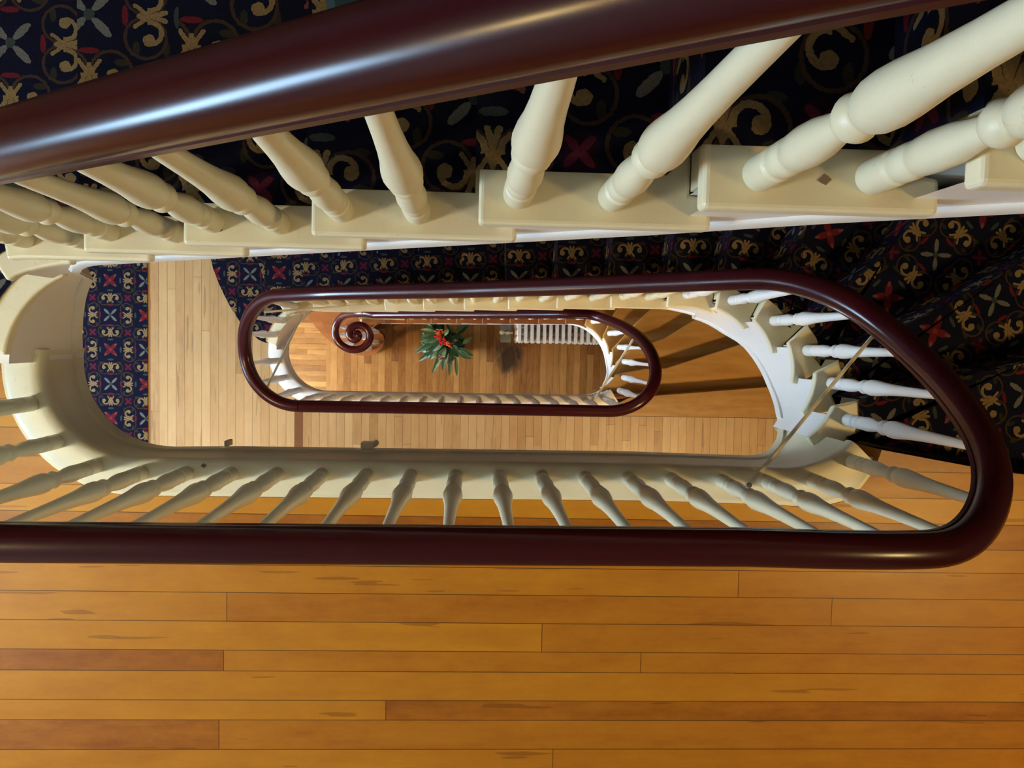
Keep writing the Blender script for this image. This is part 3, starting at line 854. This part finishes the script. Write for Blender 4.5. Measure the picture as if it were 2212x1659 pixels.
bm = bmesh.new(); prism(bm, [(x + .02, max(y, .2)) if y < .2 else (x + .02 if x < -1.1 else x, y) for x, y in poly2], z1 + .001, z2 - .031); obj('riser', bm, M['step_red'], foot)
G = 'balusters under the spiral rail end'
ring_px = [(754,684.5,2,'top, behind the outer coil'), (742,703,1,'upper left'), (742,726,1,'left'), (757,745,1,'lower left'), (782,757,1,'bottom'), (799,749,1,'lower right'), (810,735,1,'right'), (806.5,719,1,'upper right')]
for x, y, n, w in ring_px:
    tx, ty = None, None
    # nearest point of the outer coil
    zb = zA + n*rAB
    c0 = at(770, 726, vz)
    # the baluster stands straight below the coil: intersect the direction from the coil's centre
    best = min(((math.dist((p[0], p[1]), at(x, y, zb if n == 2 else zb)), p) for p in vol[:80]))
    p = best[1]
    if n == 2: continue
    baluster(p[0], p[1], zb, p[2] - .048, (1,0), 0, M['paint_daylit'], f'small white baluster under the spiral rail end, {w} of the ring', G, 14)
nw = thing('newel', 'white turned newel post standing under the centre of the spiral rail end', 'newel post', (ex, ey, z1))
bm = bmesh.new(); lathe(bm, [(0.001,.045),(.05,.045),(.06,.036),(.12,.034),(.16,.028),(.2,.032),(.3,.034),(.5,.028),(.62,.024),(vz - z1 - .034,.024)], 18); obj('post', bm, M['paint_daylit'], nw, smooth=True)

# ------------------------------------------------------------------ iron stays between rails and stairs
def stay(p, q, r, label, plate=True, bend=0.0, mat=None):
    t = thing('stay_bar', label, 'brace bar', q, 'painted stay bars')
    P, Q = Vector(p), Vector(q); n = 9; pts = []
    for i in range(n):
        f = i/(n-1); v = P.lerp(Q, f) - Q; v.z -= bend*math.sin(PI*f)*.4; pts.append(v)
    bm = bmesh.new(); tube(bm, pts, r, 8, True, .6); obj('bar', bm, mat or M['brace'], t, smooth=True)
    if plate:
        bm = bmesh.new(); lathe(bm, [(0.0005, r*1.35), (.003, r*1.35), (.005, r*1.05)], 12); obj('foot_plate', bm, M['plate'], t, smooth=True)
    return t
def P3(x, y, D): return (*at(x, y, CAMZ - D), CAMZ - D)
stay(P3(1890, 720, 2.345), P3(1618, 1048, 2.292), .0062, 'long thin cream stay bar leaning from the big curved handrail to the front landing edge')
stay(P3(1368, 733, 5.30), P3(1280, 870, 5.585), .0085, 'thin cream stay bar at the right bend of the small oval handrail')
stay(P3(577, 836, 4.885), P3(653, 680, 5.36), .0075, 'thin white stay bar crossing the left turn of the small oval handrail', plate=False)
stay(P3(570, 674, 4.74), P3(812, 657, 4.80), .0065, 'thin cream stay bar lying low beside the first steps of the middle staircase', plate=False)
stay(P3(775, 687, 7.86), P3(874, 690, 7.90), .0065, 'thin pale stay bar running right from the spiral rail end', plate=False)
stay(P3(799, 711.5, 7.88), P3(818, 696.5, 8.30), .0085, 'short white stay bar behind the spiral rail end', plate=False)

# bits on the front landing edge and steps
def chip(x, y, z, r, label):
    bm = bmesh.new(); c = at(x, y, z)
    pts = [(r*k*math.cos(a), r*k*math.sin(a)*.8) for a, k in ((0,1),(.9,.75),(1.7,1.05),(2.6,.7),(3.3,1.1),(4.1,.8),(4.9,1.0),(5.6,.7))]
    prism(bm, pts, .0004, .0016); o = obj('paint_chip', bm, M['chip']); o.location = (c[0], c[1], z)
    tag(o, label, 'paint chip')
chip(440, 1005.5, zC + .0222, .0085, 'small bare spot in the paint at the left of the front landing edge')
chip(1781, 388, zC + 8*rCD, .0085, 'small bare spot in the cream paint between two balusters of the upper flight')
chip(476, 496, zC + 5*rCD, .005, 'small dark fleck on the cream upper step end, left of centre')
# cable clips on the apron
def clip(x, y, w, label):
    c = at(x, y, zC - .30)
    t = thing('clip', label, 'clip', (c[0], -.404 + .046, zC - .31))
    bm = bmesh.new(); box(bm, -w, w, -.008, .012, -.02, .035); bevel(bm, .002); obj('clip_body', bm, M['paint'], t)
    if w > .015:
        bm = bmesh.new(); lathe(bm, [(-.012,.006),(.0,.011),(.016,.011),(.024,.005)], 12); o = obj('knob', bm, M['paint'], t, smooth=True); o.location = (.025, .008, .002)
clip(795, 968, .022, 'small cream clip with a knob on the apron below the front landing')
clip(493, 962, .006, 'tiny cream clip on the apron below the front landing, far left')

# ------------------------------------------------------------------ radiator under the lowest flight
ry0, ry1 = at(1200, 743, .74)[1], at(1200, 743, .74)[1] + .235
rx0 = at(1118, 720, .74)[0]
rad = thing('radiator', 'white sectional cast iron radiator on the bottom floor under the stairs', 'radiator', (rx0, (ry0+ry1)/2, 0))
pitch = .0655
hw = (ry1-ry0)/2
def section_bm(end=False):
    bm = bmesh.new(); seg = 10
    # rounded tall loop: plan is a slim lens, sides taper to rounded top
    for yc in (-hw*.62, 0, hw*.62):
        prof = [(.06,.010),(.09,.020),(.12,.0215),(.64,.0215),(.69,.019),(.715,.010)]
        rings = [[bm.verts.new((r*.95*math.cos(2*PI*k/seg), yc + r*1.5*math.sin(2*PI*k/seg), z)) for k in range(seg)] for z, r in prof]
        for A, B in zip(rings, rings[1:]):
            for k in range(seg): bm.faces.new((A[k], A[(k+1)%seg], B[(k+1)%seg], B[k]))
        bm.faces.new(rings[0][::-1]); bm.faces.new(rings[-1])
    # top and bottom hubs as one slim rounded bar
    for zc, hz in ((.715, .042), (.085, .035)):
        n = 14; A = []; 
        pl = [((.017 if abs(a) < .9 else .017*(1-abs(a))*10), a*hw) for a in (-1, -.96, -.9, -.5, 0, .5, .9, .96, 1)]
        ringL = [[bm.verts.new((sx*w_, y_, zc + hz*zf*(1 - .25*abs(y_/hw)**3))) for zf in (-1, 0, .7, 1)] for sx in (1,) for w_, y_ in [(max(w, .004), y) for w, y in pl]]
        ringR = [[bm.verts.new((-max(w, .004), y, zc + hz*zf*(1 - .25*abs(y/hw)**3))) for zf in (-1, 0, .7, 1)] for w, y in pl]
        for R_ in (ringL, ringR):
            for i in range(len(R_)-1):
                for j in range(3): bm.faces.new((R_[i][j], R_[i+1][j], R_[i+1][j+1], R_[i][j+1]))
        for i in range(len(ringL)-1):
            bm.faces.new((ringL[i][3], ringL[i+1][3], ringR[i+1][3], ringR[i][3])); bm.faces.new((ringL[i][0], ringR[i][0], ringR[i+1][0], ringL[i+1][0]))
        for i in (0, -1):
            for j in range(3): bm.faces.new((ringL[i][j], ringR[i][j], ringR[i][j+1], ringL[i][j+1]))
    bmesh.ops.recalc_face_normals(bm, faces=bm.faces)
    return bm
s_me = None
for i in range(17):
    if s_me is None:
        o = obj('section', section_bm(), M['rad'], rad, smooth=True); s_me = o
    else:
        o = s_me.copy(); C.objects.link(o); o.parent = rad
    o.location = (.02 + i*pitch, 0, 0)
for x in (.02, .02 + 16*pitch):
    for y in (-hw*.62, hw*.62):
        bm = bmesh.new(); lathe(bm, [(0.0005,.022),(.015,.018),(.065,.014)], 10); o = obj('foot', bm, M['rad'], rad, smooth=True); o.location = (x, y, 0)
bm = bmesh.new(); tube(bm, [(-.015,0,.085),(-.06,0,.085),(-.075,0,.075),(-.08,0,.04),(-.08,0,.0005)], .014, 10); obj('supply_pipe', bm, M['rad'], rad, smooth=True)
bm = bmesh.new(); lathe(bm, [(.08,.014),(.085,.024),(.11,.026),(.13,.020),(.14,.012),(.16,.012)], 14); valve = obj('valve', bm, M['rad'], rad, smooth=True); valve.location = (-.08, 0, 0)
bm = bmesh.new(); lathe(bm, [(.0,.010),(.004,.024),(.016,.026),(.024,.020),(.03,.008)], 14); o = obj('valve_knob', bm, M['rad'], valve, smooth=True); o.location = (-.065, 0, .16)
bm = bmesh.new(); tube(bm, [(0,0,.13),(-.03,0,.15),(-.065,0,.162)], .009, 8); obj('valve_stem', bm, M['rad'], valve, smooth=True)
bm = bmesh.new(); box(bm, -.155, -.03, -hw*.95, hw*.95, .0005, .006); bevel(bm, .002, 1); obj('floor_plate', bm, plain('grey_white_tin', (.34,.36,.33), .45), rad)

# ------------------------------------------------------------------ potted plant on the bottom floor
m, nt, b = new_mat('dark_glossy_leaf')
oi = nt.nodes.new('ShaderNodeNewGeometry')
rnd = X(oi.outputs['Random Per Island'])
L(nt, ramp(nt, rnd, [(.0, (.010,.042,.020)), (.45, (.022,.080,.034)), (.8, (.045,.135,.055)), (1.0, (.095,.20,.10))]), b.inputs['Base Color'])
b.inputs['Roughness'].default_value = .38
M['leaf'] = m
pc = at(979, 744, .34)
pot = thing('potted_plant', 'bushy dark green potted plant with red and orange blooms on the bottom floor', 'plant', (pc[0], pc[1], 0))
bm = bmesh.new(); lathe(bm, [(.0005,.085),(.02,.09),(.29,.115),(.30,.125),(.335,.127),(.34,.120),(.335,.112),(.31,.110)], 28); obj('pot', bm, plain('dark_oxblood_glaze', (.035,.010,.012), .3), pot, smooth=True)
bm = bmesh.new(); lathe(bm, [(.300,.108),(.312,.105),(.318,.05)], 20); obj('soil', bm, plain('dark_potting_soil', (.015,.010,.007), .95), pot)
def leaf(bm, base, d, ln, wd, droop, fold=.25, up=0.0):
    """one pointed leaf with a folded midrib, arched along its length"""
    d = Vector((d[0], d[1], 0)).normalized(); s = Vector((-d.y, d.x, 0)); n = 7; rows = []
    for i in range(n+1):
        t = i/n; w = 2.1*wd*math.sin(PI*min(1, t*.93+.05))**.75 * (1 - .35*t)
        if i == n: w = .001
        z = up*t*ln - droop*ln*t*t
        c = Vector(base) + d*(ln*t*(1-.12*droop*t)) + Vector((0,0,z))
        rows.append([bm.verts.new(c - s*w + Vector((0,0,w*fold))), bm.verts.new(c), bm.verts.new(c + s*w + Vector((0,0,w*fold)))])
    for A, B in zip(rows, rows[1:]):
        for j in range(2): bm.faces.new((A[j], A[j+1], B[j+1], B[j]))
bm = bmesh.new(); rs = random.Random(11)
PXM = 1660/(CAMZ-.62)                                          # pixels per metre at the foliage
named = [((945,735),(900,762),.016,.62),((952,745),(897,755),.018,.60),((945,720),(909,712),.018,.66),((950,712),(915,698),.016,.62),((955,742),(905,780),.018,.56),((960,752),(934,806),.017,.55),
         ((966,756),(956,800),.018,.58),((975,758),(970,812),.012,.52),((985,772),(987,812),.012,.50),((988,758),(1018,775),.020,.60),((992,752),(1022,768),.016,.60),((985,722),(1012,700),.020,.66),
         ((1000,742),(1020,728),.013,.60),((975,715),(964,697),.011,.72),((968,712),(960,725),.012,.72),((978,745),(990,765),.018,.68),((950,725),(925,740),.022,.68),((958,733),(935,758),.024,.66),
         ((945,705),(925,690),.020,.64),((955,700),(945,684),.020,.64),((962,698),(985,684),.020,.66),((950,748),(922,772),.022,.60),((962,750),(945,785),.022,.60),((940,725),(912,728),.018,.60)]
for (bx, by), (tx, ty), w, z in named:
    if ty < 701: z = min(z, .47)
    B, T = at(bx, by, z), at(tx, ty, z-.04); ln = math.dist(B, T)
    leaf(bm, (B[0]-pc[0], B[1]-pc[1], z), (T[0]-B[0], T[1]-B[1]), ln*1.05, w, .22, .3)
for i in range(78):
    a = rs.uniform(1.7, 5.7); r0 = rs.uniform(.01, .115); cx, cy = at(953, 738, .6)
    z = rs.uniform(.38, .60); ln = rs.uniform(.10, .165)
    leaf(bm, (cx-pc[0] + r0*math.cos(a), cy-pc[1] + r0*math.sin(a)*.9, z), (math.cos(a+rs.uniform(-.5,.5)), math.sin(a+rs.uniform(-.5,.5))), ln, rs.uniform(.016,.026), rs.uniform(.25,.6), .3, rs.uniform(-.1,.3))
for i in range(14):
    a = rs.uniform(-1.0, 2.4); cx, cy = at(975, 738, .5)
    leaf(bm, (cx-pc[0], cy-pc[1], rs.uniform(.42,.52)), (math.cos(a), math.sin(a)), rs.uniform(.10,.16), rs.uniform(.014,.02), rs.uniform(.3,.6), .3, .1)
o = obj('foliage', bm, M['leaf'], pot, smooth=False)
bm = bmesh.new()
for i in range(9):
    a = 2*PI*i/9; e0 = at(953 + 14*math.cos(a), 735 + 14*math.sin(a), .58)
    tube(bm, [(.03*math.cos(a), .03*math.sin(a), .31), (.5*(e0[0]-pc[0]), .5*(e0[1]-pc[1]), .46), (e0[0]-pc[0], e0[1]-pc[1], .58)], .005, 6)
obj('stems', bm, plain('green_brown_stem', (.05,.06,.02), .7), pot, smooth=True)
def bloom(x, y, r, z, col, n=16, seed=1, sx=1.0):
    c = at(x, y, z); q = random.Random(seed); bm = bmesh.new()
    for i in range(n):
        a, rr = q.uniform(0, 2*PI), r*math.sqrt(q.random())
        o_ = Vector((c[0]-pc[0] + rr*math.cos(a)*sx, c[1]-pc[1] + rr*math.sin(a), z + q.uniform(-.02,.02)))
        bmesh.ops.create_icosphere(bm, subdivisions=1, radius=q.uniform(.010,.016), matrix=Matrix.Translation(o_) @ Matrix.Rotation(q.uniform(0,3), 4, 'X') @ Matrix.Diagonal((1, .9, .6, 1)))
    obj('flower_cluster', bm, plain('petal_' + str(seed), col, .55), pot, smooth=True)
bloom(948, 718, .040, .70, (.75,.12,.012), 20, 1, 1.3)
bloom(946, 728, .028, .71, (.62,.018,.03), 12, 2)
bloom(955, 738, .040, .70, (.52,.010,.012), 22, 3)
bloom(968, 745, .032, .71, (.80,.13,.012), 12, 4, .55)
bloom(976, 741, .018, .68, (.40,.05,.05), 7, 5)
bloom(953, 772, .024, .60, (.33,.075,.06), 10, 6, 1.4)

# teal shoe resting on the upper stairs at the edge of the picture
sx, sy = -.190, .53
shoe = thing('shoe', 'teal canvas shoe on the carpeted upper steps at the top edge of the picture', 'shoe', (sx, sy, zC + 6*rCD + .0065))
def shoe_bm(h0, h1, k):
    bm = bmesh.new(); n = 28; rings = []
    for t, sc_ in ((0, .94), (.25, 1.0), (.6, .97), (.85, .84), (1.0, .60)):
        ring = []
        for i in range(n):
            a = 2*PI*i/n; x = .135*math.cos(a); y = .046*math.sin(a)*(1 + .12*math.cos(a))
            z = h0 + (h1-h0)*t*(1 + .5*max(0, math.cos(a - 0))*k)
            ring.append(bm.verts.new((x*(1 - .12*t*k) + .01*t*k, y*sc_, z)))
        rings.append(ring)
    for A, B in zip(rings, rings[1:]):
        for i in range(n): bm.faces.new((A[i], A[(i+1)%n], B[(i+1)%n], B[i]))
    bm.faces.new(rings[0][::-1]); bm.faces.new(rings[-1])
    return bm
obj('upper', shoe_bm(.022, .085, 1), plain('teal_canvas', (.010,.034,.050), .9), shoe, smooth=True)
obj('sole', shoe_bm(.0005, .022, 0), plain('dark_rubber', (.02,.03,.035), .7), shoe, smooth=True)

shoe.rotation_euler = (0, 0, PI/2)
# ------------------------------------------------------------------ windows at the left end of each storey and ceiling lamps, one of them an added fill
def window(name, z, w, h, yc, strength, col):
    m, nt, b = new_mat('daylight_pane_' + name)
    em = nt.nodes.new('ShaderNodeEmission'); em.inputs[0].default_value = (*col, 1); em.inputs[1].default_value = strength
    L(nt, em.outputs[0], nt.nodes['Material Output'].inputs[0])
    fr = bmesh.new()
    t = .07
    box(fr, 0, .05, -w/2-t, -w/2, -t, h+t); box(fr, 0, .05, w/2, w/2+t, -t, h+t); box(fr, 0, .05, -w/2, w/2, h, h+t); box(fr, 0, .09, -w/2, w/2, -t, 0); box(fr, .0, .04, -w/2, w/2, h*.5-.025, h*.5+.025)
    o = struct(obj(name, fr, M['paint'])); o.location = (XW0 + .002, yc, z)
    bm = bmesh.new(); box(bm, .004, .010, -w/2, w/2, 0, h); p = obj('window_pane', bm, m, o)
    return o
window('window_1', zC + .95, .95, 1.75, -1.60, 56.0, (.44,.71,1.0))
window('window_2', zB + .95, 1.15, 1.80, -.85, 56.0, (.52,.75,1.0))
window('window_3', zA + .80, 1.4, 1.95, -.50, 56.0, (.62,.80,1.0))

def lamp(x, y, z, power, col, r, label):
    t = thing('ceiling_lamp', label, 'lamp', (x, y, z))
    bm = bmesh.new(); lathe(bm, [(-.03,r*.55),(-.02,r*.75),(-.001,r*.8)], 20); obj('lamp_base', bm, M['paint'], t, smooth=True)
    bm = bmesh.new(); lathe(bm, [(-.13,.01),(-.125,r*.4),(-.10,r*.8),(-.06,r),(-.031,r*.85)], 20)
    m, nt, b = new_mat('lamp_glass'); em = nt.nodes.new('ShaderNodeEmission'); em.inputs[0].default_value = (*col, 1); em.inputs[1].default_value = power/(PI*2*PI*r*r*1.6)
    L(nt, em.outputs[0], nt.nodes['Material Output'].inputs[0]); obj('lamp_shade', bm, m, t, smooth=True)
warm = (1.0, .70, .27)
lamp(3.0, -1.15, zC + 3.3, 170, warm, .16, 'warm ceiling lamp above the right of the front landing')
lamp(-3.0, -.95, zC + 3.3, 190, warm, .16, 'warm ceiling lamp above the left of the front landing')
lamp(1.9, -1.5, zC - .24, 150, (1.0,.74,.34), .15, 'warm ceiling lamp above the right of the middle landing')
lamp(-2.6, -1.3, zC - .24, 90, (1.0,.78,.44), .15, 'warm ceiling lamp above the left of the middle landing')
lamp(.9, -1.7, zB - .24, 34, (1.0,.84,.60), .12, 'small added fill lamp over the right of the bottom hall')  # added fill with no known source, brightens the radiator
lamp(-2.6, -.8, zB - .24, 170, (1.0,.75,.37), .15, 'warm ceiling lamp over the bottom hall')

# ------------------------------------------------------------------ world, camera, view
w = bpy.data.worlds.new('World'); bpy.context.scene.world = w; w.use_nodes = True
w.node_tree.nodes['Background'].inputs[0].default_value = (.5,.55,.65,1); w.node_tree.nodes['Background'].inputs[1].default_value = .2
cd = bpy.data.cameras.new('Camera'); cd.sensor_width = 36; cd.lens = F/2212*36; cd.clip_start = .02
cam = bpy.data.objects.new('Camera', cd); C.objects.link(cam)
R4 = Matrix([[*CAMR[i].tolist(), 0] for i in range(3)] + [[0,0,0,1]])
cam.matrix_world = Matrix.Translation((0, 0, CAMZ)) @ R4
bpy.context.scene.camera = cam
sc = bpy.context.scene
sc.view_settings.view_transform = 'Standard'; sc.view_settings.look = 'None'; sc.view_settings.gamma = 1; sc.view_settings.exposure = 0.0
sc.view_settings.use_curve_mapping = False
sc.cycles.use_denoising = True
sc.cycles.max_bounces = 8; sc.cycles.diffuse_bounces = 5
